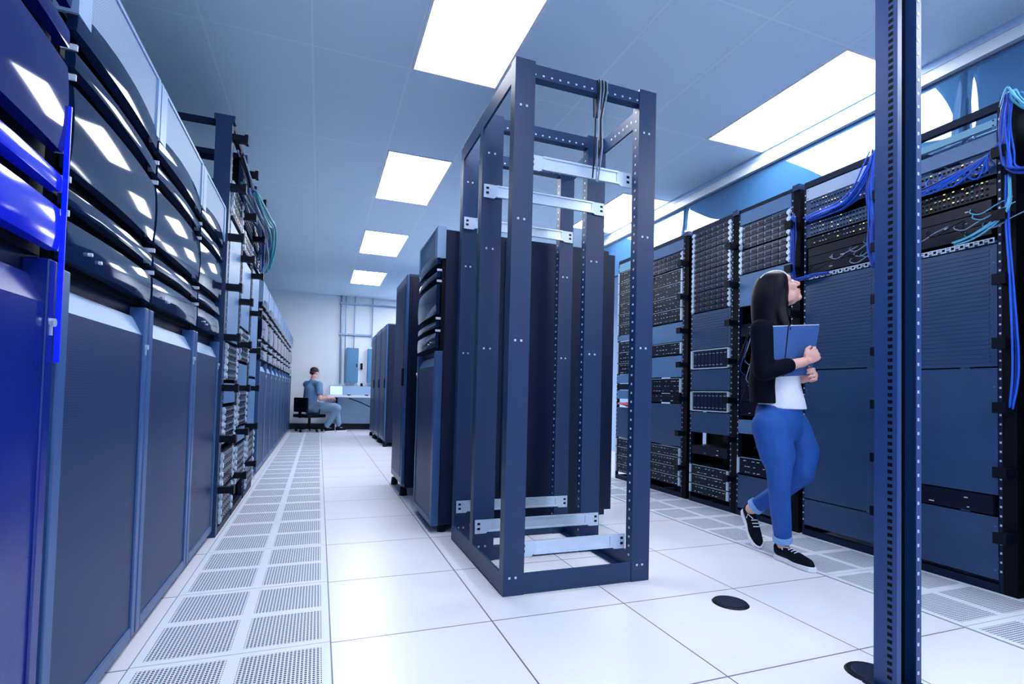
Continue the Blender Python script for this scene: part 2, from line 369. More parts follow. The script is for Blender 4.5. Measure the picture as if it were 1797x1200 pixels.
def cabinet(s, xf, y0, y1, label, group=None, depth=1.1, blue=False, side_seams=False):
    t = thing('server_cabinet', label, 'cabinet', (xf-s*depth/2, (y0+y1)/2, 0), group)
    B = GLOSSB if blue else GLOSS; Df = BLUEP if blue else DOORF; Dm = BLUEP if blue else MESHDOOR; Dl = BLUEP if blue else DOORL
    g = .006; a, c = y0+g, y1-g; H = 1.99
    body = MB().box(xf-s*.05, xf-s*depth, a, c, .05, H-.02)
    body.build('carcass', CAB, t)
    if side_seams:
        for k, (p0, p1) in enumerate(((.0, .12), (.155, .39), (.41, .82), (.85, 1.06), (1.09, depth))):
            MB().box(xf-s*(.052+p0), xf-s*(.05+p1-.004), a-.012, a, .09, H-.05).build('side_panel', CAB, t)
    MB().box(xf-s*.03, xf-s*.05, a+.01, c-.01, 1.18, 1.84).build('bezel_backing', BLACKG, t)
    # top mesh panel
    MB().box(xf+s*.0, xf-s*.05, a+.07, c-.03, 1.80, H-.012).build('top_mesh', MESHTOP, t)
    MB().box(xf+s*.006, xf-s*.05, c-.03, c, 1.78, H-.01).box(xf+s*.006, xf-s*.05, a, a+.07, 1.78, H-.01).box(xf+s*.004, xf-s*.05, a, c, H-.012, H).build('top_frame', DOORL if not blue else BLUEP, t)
    for z0, z1, arch, vb in ((1.742, 1.80, .02, .006), (1.652, 1.69, 0, .004), (1.412, 1.608, 0, .016), (1.325, 1.362, 0, .004), (1.195, 1.288, 0, .008)):
        curved_tile(s, xf, a+.008, c-.004, z0, z1, .011, vb*.35, .02, arch).build('bezel', (GLOSSN if z0 > 1.38 else GLOSSB) if blue else GLOSS, t, smooth=True)
    for z in (1.702, 1.63, 1.385, 1.305):
        MB().box(xf+s*.003, xf-s*.03, a+.008, a+.014, z-.007, z+.007).build('bezel_glint', LEDW if not blue else DOORF, t)  # pale chips painting the highlight at each bezel end
    for yy, zz in ((a+.17, 1.225), (a+.11, 1.232)): MB().cyl((xf+s*.002, yy, zz), (xf+s*.018, yy, zz), .0045).build('status_light', LEDW, t)
    if blue: MB().box(xf+s*.012, xf+s*.002, c-.006, c-.002, .95, 1.52).build('added_edge_glow', GLOWB, t)  # added glowing strip standing in for the blue glow on the cabinet corner
    # door
    d = MB(); st = .045
    d.box(xf, xf-s*.05, a, a+st, .045, 1.172).box(xf, xf-s*.05, c-st*.8, c, .045, 1.172).box(xf, xf-s*.05, a+st, c-st*.8, .045, .085)
    door = d.build('door', Df, t, bevel=.004)
    MB().box(xf-s*.006, xf-s*.04, a+st, c-st*.8, .085, 1.076).build('door_mesh', Dm, door)
    rec = MB().add([(xf-s*.008, a+st, 1.076), (xf-s*.008, c-st*.8, 1.076), (xf-s*.038, c-st*.8, 1.138), (xf-s*.038, a+st, 1.138)], [(0, 1, 2, 3) if s > 0 else (3, 2, 1, 0)])
    rec.build('handle_recess', Dl, door)
    lk = MB().cyl((xf-s*.002, c-.02, 1.036), (xf+s*.008, c-.02, 1.036), .009).box(xf-s*.002, xf+s*.003, c-.024, c-.016, 1.008, 1.036)
    lk.build('lock', SILVER, door)
    ft = MB()
    for yy in (a+.04, c-.04):
        for xx in (.07, depth-.06): ft.box(xf-s*(xx-.03), xf-s*(xx+.03), yy-.03, yy+.03, 0, .05)
    for k, yy in enumerate((a+.04, c-.04)):
        for xx in (.08, depth-.06):
            MB().cyl((xf-s*xx, yy, 0), (xf-s*xx, yy, .05), .028, .02, 12).build('foot', BLACK, t)
    return t
XFL = -.57
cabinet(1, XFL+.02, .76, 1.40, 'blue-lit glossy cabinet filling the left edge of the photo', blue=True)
MB_post = MB().box(XFL-.04, XFL-.2, 1.405, 1.455, 0, 2.02)
tag(MB_post.build('filler_strip', RACKD, origin=(XFL-.1, 1.43, 0)), 'dark filler strip between the blue cabinet and its neighbour', 'filler strip')
cabinet(1, XFL, 1.46, 2.12, 'nearest dark mesh-door cabinet, right beside the blue cabinet')
cabinet(1, XFL, 2.12, 2.84, 'second dark mesh-door cabinet from the blue cabinet')
cabinet(1, XFL, 2.84, 3.48, 'third dark mesh-door cabinet, next to the left open racks')
far0 = None
for k in range(9):
    y = 5.72+k*.69
    lb = 'mesh-door cabinet beyond the left open racks, %s' % (('nearest to those racks') if k == 0 else ('last one by the back wall' if k == 8 else '%s from those racks' % ORD[k]))
    if far0 is None: far0 = cabinet(1, XFL, y, y+.69, lb, 'far cabinets of the left row')
    else: dup(far0, (far0.location.x, far0.location.y+k*.69, 0), lb)
# centre island cabinets
cabinet(-1, .70, 3.26, 3.92, 'dark curved-front cabinet standing right behind the open rack', depth=1.27, side_seams=True)

def plain_cabinet(x0, x1, y0, y1, H, label, nseam=1):
    t = thing('equipment_cabinet', label, 'cabinet', ((x0+x1)/2, (y0+y1)/2, 0))
    MB().box(x0+.03, x1, y0, y1, .07, H-.02).build('carcass', CAB, t)
    MB().box(x0+.02, x1, y0, y1, H-.02, H).build('top', RACK, t)
    dr = MB().box(x0, x0+.028, y0+.004, y1-.004, .1, H-.004).build('door', DOORF, t, bevel=.006)
    MB().box(x0-.004, x0, y0+.06, y1-.05, .16, H-.08).build('door_mesh', MESHDOOR, dr)
    MB().box(x0-.018, x0, y0+.03, y0+.05, .95, 1.1).build('handle', BLACK, dr)
    MB().box(x0+.05, x1-.1, y0-.008, y0, .1, H-.06).build('side_panel', CAB, t)
    for k in range(2):
        MB().cyl((x0+.03, y0+.05+k*(y1-y0-.1), 0), (x0+.03, y0+.05+k*(y1-y0-.1), .07), .035, .028, 14).build('caster', BLACK, t)
        MB().cyl((x1-.06, y0+.05+k*(y1-y0-.1), 0), (x1-.06, y0+.05+k*(y1-y0-.1), .07), .035, .028, 14).build('caster', BLACK, t)
    return t
plain_cabinet(.69, 1.75, 4.47, 5.12, 1.93, 'tall slim cabinet on casters behind the curved-front one')
plain_cabinet(1.0, 2.1, 8.42, 9.15, 1.99, 'dark cabinet leading the far centre group')
plain_cabinet(.99, 2.1, 9.18, 9.9, 1.99, 'dark cabinet in the middle of the far centre group')
plain_cabinet(.98, 2.1, 9.93, 10.65, 1.97, 'dark cabinet farthest back in the centre group')

# ------------------------------------------------------------------ near open rack frame
def post(x0, x1, y0, y1, H, hole_side, parent, z0=0.0):
    """C-section upright with a row of mounting holes on one flange"""
    th = .006; p = MB()
    p.box(x0, x1, y0, y0+th, z0, H).box(x0, x0+th, y0+th, y1, z0, H).box(x1-th, x1, y0+th, y1, z0, H)
    z = z0+.08
    while z < H-.05:
        xx = x1 if hole_side > 0 else x0
        p.box(xx-.001 if hole_side > 0 else xx+.001, xx+hole_side*.0015, (y0+y1)/2-.005, (y0+y1)/2+.005, z-.005, z+.005, 1)  # holes are pale squares: light passing through is put into their colour
        z += .0445
    for zz in (.08, H-.22, H-.75, 1.15):
        for dx in (.3, .6): p.box(x0+(x1-x0)*dx-.005, x0+(x1-x0)*dx+.005, y0-.001, y0, zz-.005, zz+.005, 1)
    return p.build('post', [RACK, LEDW], parent, bevel=.0)
rk = thing('open_rack_frame', 'empty blue-grey four-post rack frame standing alone mid-floor', 'rack', (1.2, 2.6, 0))
XA, XB = .80, 1.57; HR = 2.46
ys = (2.17, 2.66, 3.06)
for k, y in enumerate(ys):
    pw = (.10, .12, .10)[k]; post(XA, XA+pw, y, y+.055, HR-.01*k, 1, rk); post(XB-pw, XB, y, y+.055, HR-.01*k, -1, rk)
    def spans(nm, z0, z1, mt=RACK, th=.05):
        q = MB().box(XA+pw, XB-pw, y+.004, y+.012, z0, z1, 0).box(XA+pw, XB-pw, y+.012, y+th, z0, z0+.006, 0)
        if z0 > 1:
            for i in range(14):
                xx = XA+.1+i*.043; q.box(xx-.005, xx+.005, y+.003, y+.004, z0+.012, z0+.020, 1)
        return q.build(nm, [mt, LEDW], rk)
    spans('top_crossbar', HR-.075-.01*k, HR-.012-.01*k); spans('base_crossbar', .0 if k == 0 else .005, .095 if k == 0 else .08)
for x0_ in (XA, XB-.012):
    for k in (0, 1):
        a, c = ys[k]+.055, ys[k+1]
        q = MB().box(x0_, x0_+.012, a, c, HR-.10, HR-.012)
        xi = x0_+.012 if x0_ < 1 else x0_
        for i in range(9): q.box(xi-.001, xi+.001, a+.03+i*.04-.005, a+.03+i*.04+.005, HR-.06, HR-.05, 1)
        q.build('top_side_rail', [RACK, LEDW], rk)
        MB().box(x0_, x0_+.012, a, c, .0, .095).box(x0_ if x0_ < 1 else x0_-.04, x0_+.052 if x0_ < 1 else x0_+.012, a, c, 0.0, .006).build('base_side_rail', RACK, rk)
def silver_rail(y, z, x0, x1, label):
    h = .065; t = thing('rack_rail', label, 'rail', ((x0+x1)/2, y, z), None)
    MB().box(x0+.075, x1-.075, y-.008, y-.002, z, z+h).box(x0+.075, x1-.075, y-.016, y-.008, z, z+.008).box(x0+.075, x1-.075, y-.016, y-.008, z+h-.008, z+h).build('channel', SILVER, t)
    for s_ in (0, 1):
        xa = x0 if s_ == 0 else x1-.085
        pts = [(xa, y-.012, z-.008), (xa+.06, y-.012, z-.008), (xa+.085, y-.012, z+.01), (xa+.085, y-.012, z+h), (xa, y-.012, z+h)]
        if s_: pts = [(2*xa+.085-p[0], p[1], p[2]) for p in pts]
        q = MB().prism(pts, (0, .008, 0)); xo = xa+.012 if s_ == 0 else xa+.058
        for zz in (z+.012, z+.038): q.box(xo, xo+.016, y-.0135, y-.012, zz, zz+.012, 1)
        q.build('end_bracket', [EAR, BLACK], t)
silver_rail(2.245, 1.985, XA+.10, XB-.10, 'silver slide rail high on the front of the open rack')
silver_rail(2.66, 1.985, XA+.01, XB-.01, 'silver slide rail high on the middle posts of the open rack')
silver_rail(3.06, 1.93, XA+.01, XB-.01, 'silver slide rail high on the rear posts of the open rack')
silver_rail(2.245, .155, XA+.10, XB-.10, 'silver slide rail low on the front of the open rack')
silver_rail(2.66, .16, XA+.01, XB-.01, 'silver slide rail low on the middle posts of the open rack')
silver_rail(3.06, .18, XA+.01, XB-.01, 'silver slide rail low on the rear posts of the open rack')
# cables draped over the front crossbar
for k in range(6):
    x = 1.235+k*.009; a = random.uniform(-.02, .02); zz = 1.98+random.uniform(-.03, .14)
    pts = [(x+a, 2.200+.01*k/6, zz), (x+a*.4-.012, 2.17, 2.12), (x-.012+a*.7, 2.165, 2.25), (x, 2.164, 2.40), (x, 2.167, 2.45), (x, 2.19, 2.458), (x+.006, 2.232, 2.43), (x+.012, 2.235, 2.30)]
    tag(MB().tube(pts, .0038, 6).build('hanging_cable', GREYC if k % 2 else BLACK, origin=pts[0]), 'thin twisted cable draped over the top crossbar of the open rack', 'cable', 'cables hanging over the open rack')

# single upright in the foreground at right
fp = thing('rack_post', 'tall slotted rack post in the right foreground, cut by the frame', 'rack post', (1.775, 1.13, 0))
q = MB(); x0_, x1_, ya, yb = 1.715, 1.83, 1.10, 1.165
q.box(x0_, x0_+.006, ya, yb, 0, 2.6).box(x1_-.006, x1_, ya, yb, 0, 2.6).box(x0_, x1_, yb, yb+.006, 0, 2.6)
q.box(x0_+.006, x0_+.02, ya, ya+.004, 0, 2.6).box(x1_-.024, x1_-.006, ya, ya+.004, 0, 2.6)
q.build('upright', RACKB, fp)
q = MB(); z = .04
while z < 2.55:
    q.box(x0_-.001, x0_, ya+.014, ya+.028, z, z+.011); z += .0222
q.build('slot_row', BLACKG, fp)
q = MB(); z = .05
while z < 2.55:
    q.box(x1_-.019, x1_-.011, ya-.001, ya, z, z+.010); z += .0445
q.build('lit_hole_row', LEDW, fp)  # flange holes as bright squares, the light coming through painted on
MB().box(1.69, 1.855, 1.08, 1.19, 0, .01).build('base_plate', RACKD, fp)
MB().box(x0_+.02, x1_-.024, yb-.03, yb-.002, .0, 2.6).build('inner_web', BLACKG, fp)

# ------------------------------------------------------------------ equipment racks, both rows
def eq_rack(s, xf, y0, y1, H, label, depth=.75, fingers=True, chan='both', cap=True, chanmat=BLACKG):
    """s=+1 faces +X; clear opening y0..y1, uprights outside it"""
    t = thing('equipment_rack', label, 'rack', (xf-s*depth/2, (y0+y1)/2, 0), 'equipment racks of the %s row' % ('left' if s > 0 else 'right'))
    for yy in (y0-.017, y1+.001):
        for xx in (0, depth-.03):
            q = MB().box(xf-s*xx, xf-s*(xx+.03), yy, yy+.016, 0, H)
            if xx == 0:
                z = .1
                while z < H-.06:
                    q.box(xf, xf+s*.001, yy+.004, yy+.012, z, z+.01, 1); z += .0445
            q.build('post', [RACKD, LEDW], t)
    for z0, z1 in ((0, .04), (H-.04, H)):
        nm = 'base_bar' if z0 == 0 else 'top_bar'
        MB().box(xf, xf-s*.03, y0, y1, z0, z1).build(nm, RACKD, t)
        MB().box(xf-s*(depth-.03), xf-s*depth, y0, y1, z0, z1).build(nm, RACKD, t)
        for yy in (y0-.017, y1+.001): MB().box(xf-s*.03, xf-s*(depth-.03), yy, yy+.016, z0, z1).build('side_bar', RACKD, t)
    MB().box(xf-s*(depth-.01), xf-s*depth, y0, y1, .04, H-.35).build('rear_panel', BLACKG, t)
    # vertical cable channel on the near side
    a, c = y0-.072, y0-.019
    MB().box(xf+s*.0, xf-s*(.18 if chanmat is BLACKG else .09), a, c, 0, H-.03).build('cable_channel', chanmat, t)
    if cap: MB().box(xf+s*.015, xf-s*.1, a, c+.002, H-.03, H+.01).build('channel_cap', RACK, t)
    if fingers:
        z = .28
        while z < H:
            MB().box(xf+s*.075, xf+s*.001, a+.006, c-.004, z-.02, z+.02).box(xf+s*.09, xf+s*.07, a, c, z-.026, z+.026).build('cable_finger', BLACK, t)
            z += .309
    return t
def ears(q, s, xf, y0, y1, z0, z1, mi=1):
    z = z0+.004
    for ya, yb in ((y0, y0+.028), (y1-.028, y1)):
        q.box(xf+s*.012, xf+s*.004, ya, yb, z0+.003, z1-.003, mi)
def device(kind, s, xf, y0, y1, z0, z1, label, group=None, tint=None):
    yc = (y0+y1)/2
    names = dict(blank=('blanking_panel', 'panel'), ribbed=('vented_blanking_panel', 'panel'), light=('pale_blanking_panel', 'panel'), teal=('teal_blanking_panel', 'panel'),
                 array=('disk_shelf', 'disk shelf'), server=('rack_server', 'server'), framed=('blade_chassis', 'server'), patch=('patch_panel', 'patch panel'),
                 switch=('network_switch', 'network switch'), white=('painted_reflection_plate', 'panel'), hexa=('vented_ledge', 'shelf'), dark=('dark_appliance', 'server'))
    nm, cat = names[kind]; t = thing(nm, label, cat, (xf-s*.02, yc, z0), group)
    H = z1-z0; g = .0015; z0 += g; z1 -= g; a, c = y0+.001, y1-.001
    if kind in ('blank', 'ribbed', 'light', 'teal', 'white'):
        M = {'blank': BLANK, 'ribbed': BLANK, 'light': BLANKL, 'teal': BLANKT, 'white': LEDW}[kind]
        q = MB().box(xf+s*.004, xf-s*.002, a, c, z0, z1)
        q.box(xf-s*.002, xf-s*.02, a+.03, c-.03, z0, z0+.004).box(xf-s*.002, xf-s*.02, a+.03, c-.03, z1-.004, z1)
        pn = q.build('plate', M, t)
        if kind == 'ribbed':
            r_ = MB(); z = z0+.02
            while z < z1-.015:
                r_.box(xf+s*.007, xf+s*.004, a+.03, c-.03, z, z+.010); z += .0222
            r_.build('ribs', BLANK, t)
        for yy in (a+.012, c-.012):
            for zz in (z0+H*.15, z1-H*.15): MB().cyl((xf+s*.004, yy, zz), (xf+s*.006, yy, zz), .004, n=8).build('screw', BLANKL if kind != 'teal' else BLACK, t)
        return t
    dep = .5
    if kind == 'hexa':
        q = MB().box(xf+s*.0, xf-s*.3, a, c, z0, z0+H*.35)
        q.build('shelf', BLANK, t)
        q = MB(); n = 22
        for i in range(n):
            y = a+.01+i*(c-a-.02)/n; w_ = (c-a-.02)/n
            q.box(xf+s*.004, xf, y, y+w_*.25, z0, z1).box(xf+s*.004, xf, y+w_*.25, y+w_*.9, z0+H*(.35 if i % 2 else .0), z0+H*(.35 if i % 2 else .0)+H*.22)
            q.box(xf+s*.004, xf, y+w_*.25, y+w_*.9, z1-H*.2, z1)
        q.build('lattice', EAR, t); return t
    MB().box(xf-s*.001, xf-s*dep, a+.018, c-.018, z0, z1).build('chassis', SERVER, t)
    if kind == 'array':
        n = 6; rows = max(1, round(H/.05))
        for r_i in range(rows):
            q = MB(); hz = (z1-z0)/rows
            for i in range(n):
                y = a+.032+i*(c-a-.064)/n; w_ = (c-a-.064)/n; zb = z0+r_i*hz
                q.box(xf+s*.008, xf-s*.001, y+.002, y+w_-.002, zb+.003, zb+hz-.003, 0)
                q.box(xf+s*.010, xf+s*.008, y+.006, y+w_-.02, zb+.008, zb+hz-.02, 1)
                q.box(xf+s*.012, xf+s*.008, y+w_-.014, y+w_-.008, zb+hz*.5, zb+hz*.5+.006, 2)
            q.build('drive_tray_row', [TRAY, SERVER, LEDW], t)
        for ya, yb in ((a, a+.026), (c-.026, c)):
            q = MB(); q.box(xf+s*.010, xf, ya+.006, yb-.006, z0, z1); k = max(2, round(H/.05))
            for i in range(k):
                zc = z0+(i+.5)*(z1-z0)/k; yc_ = (ya+yb)/2
                q.cyl((xf, yc_, zc), (xf+s*.016, yc_, zc), min(.017, (z1-z0)/k*.42), n=10)
            q.build('mounting_ear', EAR, t)
    elif kind == 'framed':
        q = MB(); q.box(xf+s*.014, xf, a+.02, c-.02, z1-.008, z1).box(xf+s*.014, xf, a+.02, c-.02, z0, z0+.008)
        q.build('frame', EAR, t)
        q = MB(); n = 9
        for i in range(n):
            y = a+.032+i*(c-a-.064)/n; w_ = (c-a-.064)/n
            q.box(xf+s*.008, xf, y+.002, y+w_-.004, z0+.012, z1-.012, 0).box(xf+s*.011, xf+s*.008, y+.008, y+w_-.012, z0+.03, z0+.034, 1).box(xf+s*.011, xf+s*.008, y+.008, y+w_-.012, z1-.04, z1-.036, 1)
        q.build('blade_row', [TRAY, LEDW], t)
        for ya, yb in ((a, a+.022), (c-.022, c)): MB().box(xf+s*.016, xf, ya, yb, z0+.004, z1-.004).build('mounting_ear', EAR, t)
    elif kind in ('server', 'dark'):
        MB().box(xf+s*.006, xf-s*.001, a+.02, c-.02, z0+.001, z1-.001).build('bezel', SERVER, t)
        q = MB(); k = max(1, round(H/.045))
        for r_i in range(k):
            zb = z0+(r_i+.35)*(z1-z0)/k
            for i in range(9 if kind == 'server' else 5):
                y = a+.04+i*(c-a-.08)/(9 if kind == 'server' else 5)+random.uniform(-.006, .006)
                if random.random() < (.8 if kind == 'server' else .35):
                    q.box(xf+s*.012, xf+s*.006, y, y+random.choice((.008, .014, .022)), zb, zb+.005, 0 if random.random() < .75 else 1)
        q.box(xf+s*.011, xf+s*.006, a+.03, c-.03, z1-.004, z1-.001, 0) if kind == 'server' and H < .15 else None
        if q.v: q.build('tray_handles', [LEDW, TEALC], t)
        if kind == 'server':
            for ya, yb in ((a, a+.02), (c-.02, c)): MB().box(xf+s*.016, xf, ya, yb, z0+.004, z1-.004).build('mounting_ear', EAR, t)
    elif kind in ('patch', 'switch'):
        MB().box(xf+s*.003, xf-s*.002, a, c, z0, z1).build('faceplate', BLANK if kind == 'patch' else SERVER, t)
        q = MB(); rows = max(1, round(H/.035))
        for r_i in range(rows):
            zb = z0+(r_i+.3)*(z1-z0)/rows
            for i in range(20):
                y = a+.03+i*(c-a-.06)/20
                q.box(xf+s*.005, xf+s*.003, y+.003, y+.014, zb, zb+.010, 0)
                if random.random() < .55: q.box(xf+s*.006, xf+s*.005, y+.003, y+.012, zb+.013, zb+.018, random.choice((1, 1, 2, 3)))
        q.build('port_rows', [BLACKG, LEDW, TEALC, LEDY], t)
    return t
KDESC = dict(blank='plain blanking panel', ribbed='ribbed blanking panel', light='pale blue blanking panel', teal='pale teal blanking panel', white='white blanking panel', array='silver-eared disk shelf',
             server='black pale-handled server', framed='silver-framed blade chassis', patch='ported patch panel', switch='dark network switch', hexa='pale lattice vent strip', dark='black appliance')
XFR = 3.13
def fill(s, xf, y0, y1, items, where):
    n = len(items)
    for i, (k, z0, z1) in enumerate(sorted(items, key=lambda q: -q[2])):
        pos = 'topmost' if i == 0 else ('lowest' if i == n-1 else '%s from top' % ORD[i])
        device(k, s, xf, y0, y1, z0, z1, '%s, %s in the %s' % (KDESC[k], pos, where.replace('equipment ', '')), 'equipment in the %s' % where)
U = lambda k, z0, z1, n: [(k, z0+i*(z1-z0)/n, z0+(i+1)*(z1-z0)/n) for i in range(n)]
bays = [
 ('rack at the right photo edge', .92, 1.395, [('patch', 2.20, 2.32), ('switch', 2.05, 2.16)]+U('dark', 1.2, 1.9, 5)+U('dark', .1, 1.1, 6)),
 ('rack right of the near post', 1.54, 2.02, [('teal', 2.30, 2.34), ('light', 2.19, 2.27), ('patch', 2.06, 2.17), ('switch', 1.95, 2.04)]+U('dark', 1.76, 1.94, 3)+[('hexa', 1.715, 1.745), ('ribbed', 1.10, 1.71), ('blank', .47, 1.095), ('dark', .37, .465), ('blank', .06, .365)]),
 ('rack right of the woman', 2.12, 2.60, [('white', 2.285, 2.37), ('patch', 2.17, 2.28), ('patch', 2.03, 2.12), ('switch', 1.955, 2.02)]+U('dark', 1.77, 1.95, 3)+[('hexa', 1.735, 1.765), ('ribbed', 1.12, 1.73), ('blank', .25, 1.115), ('blank', .07, .245)]),  # white plate stands in for the curtain reflection showing through the gap
 ('rack behind the woman', 2.72, 3.19, [('light', 2.29, 2.39), ('array', 2.09, 2.28), ('array', 1.895, 2.085), ('light', 1.64, 1.89), ('dark', 1.40, 1.5)]+U('dark', .78, 1.10, 3)+[('light', .64, .75), ('server', .33, .46), ('blank', .06, .32)]),
 ('rack left of the woman', 3.28, 3.74, U('array', 1.66, 2.38, 4)+[('ribbed', 1.335, 1.655), ('framed', 1.16, 1.33), ('blank', .975, 1.155), ('framed', .795, .97), ('blank', .61, .79), ('dark', .42, .50)]+U('server', .08, .33, 3)),
 ('second rack left of the woman', 3.87, 4.35, [('light', 2.28, 2.38)]+U('array', 2.12, 2.27, 1)+U('server', 1.62, 2.11, 4)+[('light', 1.43, 1.61), ('server', 1.31, 1.425), ('light', 1.10, 1.30), ('server', .95, 1.09), ('dark', .86, .945), ('blank', .46, .85)]+U('server', .1, .45, 4)),
 ('third rack left of the woman', 4.48, 4.95, [('teal', 2.29, 2.38)]+U('server', 1.58, 2.28, 6)+[('light', 1.52, 1.575)]+U('server', 1.15, 1.51, 3)+[('light', 1.05, 1.145), ('dark', .98, 1.045), ('light', .88, .975), ('blank', .46, .79)]+U('server', .08, .45, 4)),
]
for where, a, c, items in bays:
    eq_rack(-1, XFR, a, c, 2.42, '%s %s' % ('tall dark equipment', where.replace('rack', 'rack standing', 1) if 'at ' in where else where))
    fill(-1, XFR, a, c, items, where)
for where, a, c, items in [
  ('left open rack beside the third cabinet', 3.56, 4.02-.30+.0, []) ]: pass
lbays = [
 ('nearest left open rack', 3.60, 3.74, [('light', 1.75, 2.0)]),
]
LB = [('left open rack nearest the camera', 3.57, 4.02), ('middle left open rack', 4.13, 4.6), ('left open rack farthest back', 4.73, 5.2)]
for n_, (where, a, c) in enumerate(LB):
    eq_rack(1, -.555, a, c, 2.56, 'tall dark ' + where, chanmat=RACK if n_ == 0 else BLACKG)
    its = [[('array', 1.98, 2.2), ('light', 1.2, 1.95), ('array', .95, 1.18), ('light', .80, .93), ('array', .55, .78), ('array', .28, .5), ('array', .06, .26)],
           [('patch', 2.1, 2.3), ('array', 1.9, 2.05), ('light', 1.35, 1.85), ('array', 1.1, 1.33), ('light', .9, 1.08), ('array', .62, .88), ('light', .5, .6), ('array', .2, .48)],
           [('patch', 2.1, 2.3), ('patch', 1.95, 2.06), ('light', 1.0, 1.9), ('light', .55, .98), ('array', .3, .52), ('array', .06, .28)]][n_]
    fill(1, -.555, a, c, its, where)

# ------------------------------------------------------------------ cables
def bez(pts, n=24):
    P = [Vector(p) for p in pts]; out = []
    for i in range(len(P)-1):
        p0 = P[max(i-1, 0)]; p1 = P[i]; p2 = P[i+1]; p3 = P[min(i+2, len(P)-1)]
        k = max(3, n//(len(P)-1))
        for j in range(k):
            t = j/k; out.append(.5*((2*p1)+(p2-p0)*t+(2*p0-5*p1+4*p2-p3)*t*t+(3*p1-p0-3*p2+p3)*t**3))
    return out+[P[-1]]
def bundle(pts, n, spread, label, group, mats=(BLUE, BLUED), r=.0045, name='network_cable'):
    for k in range(n):
        off = Vector((random.gauss(0, 1), random.gauss(0, 1), random.gauss(0, 1)))*spread
        p = bez([Vector(q)+off*(1 if 0 < i < len(pts)-1 else .7)+Vector((random.gauss(0, 1), random.gauss(0, 1), random.gauss(0, 1)))*spread*.35 for i, q in enumerate(pts)])
        tag(MB().tube(p, r, 6).build(name, random.choice(mats), smooth=True, origin=p[0]), label, 'cable', group)
xo = XFR-.05
bundle([(xo, 2.10, 2.40), (xo-.01, 2.115, 2.2), (xo-.01, 2.105, 2.0), (xo, 2.115, 1.85), (xo, 2.10, 1.72)], 18, .014, 'blue network cable running down beside the rack right of the woman', 'vertical blue cables beside the near post')
bundle([(xo, 2.55, 2.14), (xo-.01, 2.45, 2.14), (xo-.01, 2.3, 2.15), (xo-.01, 2.2, 2.21), (xo-.01, 2.12, 2.32), (xo, 2.10, 2.40)], 15, .012, 'blue network cable sweeping from the upper patch panel right of the woman', 'blue cables below the upper patch panel')
bundle([(xo, 2.66, 2.20), (xo, 2.655, 2.05), (xo, 2.66, 1.9), (xo, 2.65, 1.72)], 10, .010, 'blue network cable hanging above and behind the head of the woman', 'vertical blue cables above the woman')
bundle([(xo, 2.66, 1.745), (xo, 2.6, 1.74), (xo, 2.5, 1.745), (xo+.03, 2.42, 1.75)], 5, .007, 'short blue cable just in front of the face of the woman', 'short blue cables by the lattice strip')
for k in range(12):
    y = 1.60+k*.034
    pts = [(XFR-.01, y, 2.12+.02*(k % 2)), (xo, y-.01, 2.10), (xo-.015, y-.08, 2.08-.02*(k % 3)), (xo-.02, 1.54, 2.14), (xo-.02, 1.47, 2.22), (xo-.015, 1.46, 2.36)]
    tag(MB().tube(bez(pts), .0045, 6).build('network_cable', BLUE if k % 3 else BLUED, smooth=True, origin=pts[0]), 'blue network cable fanning out of the patch panel right of the near post', 'cable', 'blue cables of the right patch panel')
bundle([(xo-.01, 1.46, 2.40), (xo-.02, 1.47, 2.25), (xo-.02, 1.465, 2.1), (xo-.02, 1.45, 2.03), (xo-.02, 1.36, 2.0), (xo, 1.2, 2.01)], 12, .010, 'blue network cable hanging beside the rack at the right photo edge', 'blue cables at the right photo edge')
bundle([(xo, 1.47, 2.02), (xo, 1.47, 1.8), (xo-.01, 1.45, 1.5), (xo-.01, 1.44, 1.1), (xo, 1.46, .9)], 3, .008, 'single blue cable trailing down the channel at the right photo edge', 'trailing blue cables at the right photo edge')
bundle([(xo, 1.50, 2.36), (xo-.01, 1.46, 2.42), (xo-.02, 1.43, 2.36), (xo-.01, 1.38, 2.29), (xo, 1.3, 2.29)], 5, .012, 'cyan cable looped at the top of the right edge rack', 'cyan cables at the right photo edge', (CYAN, TEALC))
bundle([(xo, 1.7, 1.74), (xo-.02, 1.6, 1.75), (xo-.03, 1.5, 1.80), (xo-.02, 1.46, 1.87), (xo, 1.47, 2.0)], 3, .006, 'pale blue cable curling round the channel right of the near post', 'pale blue cables right of the near post', (CYAN,))
for yb_, zb_, wh in ((2.36, 1.80, 'right of the woman'), (1.78, 1.80, 'right of the near post')):
    for k in range(8):
        y = yb_+random.uniform(-.2, .2); z = zb_+random.uniform(-.02, .1)
        pts = [(XFR-.01, y, z+.02), (xo, y-.02, z-.01), (xo-.01, y-.07, z-.03), (xo, y-.13, z+.0), (XFR-.01, y-.17, z+.03)]
        tag(MB().tube(bez(pts), .003, 5).build('network_cable', random.choice((CYAN, TEALC, GREYC, BLACK)), smooth=True, origin=pts[0]), 'thin patch cord looping across the dark servers %s' % wh, 'cable', 'patch cords %s' % wh)
for k in range(14):
    y = 3.0+random.uniform(-.12, .2); z = random.uniform(.85, 1.45)
    pts = [(XFR-.008, y, z+.1), (xo, y-.02, z+.03), (xo-.02, y-.01, z-.05), (xo, y+.03, z-.12), (XFR-.008, y+.02, z-.16)]
    tag(MB().tube(bez(pts), .0035, 5).build('network_cable', random.choice((BLACK, GREYC, BLACK, BLUED)), smooth=True, origin=pts[0]), 'dark patch cord dangling in the rack behind the woman', 'cable', 'dangling cords behind the woman')
bundle([(xo+.02, 4.52, .83), (xo, 4.6, .81), (xo, 4.72, .82), (xo+.02, 4.85, .83)], 5, .010, 'red cable coiled on the third rack left of the woman', 'red cables in the third rack left of the woman', (REDC,), r=.008)
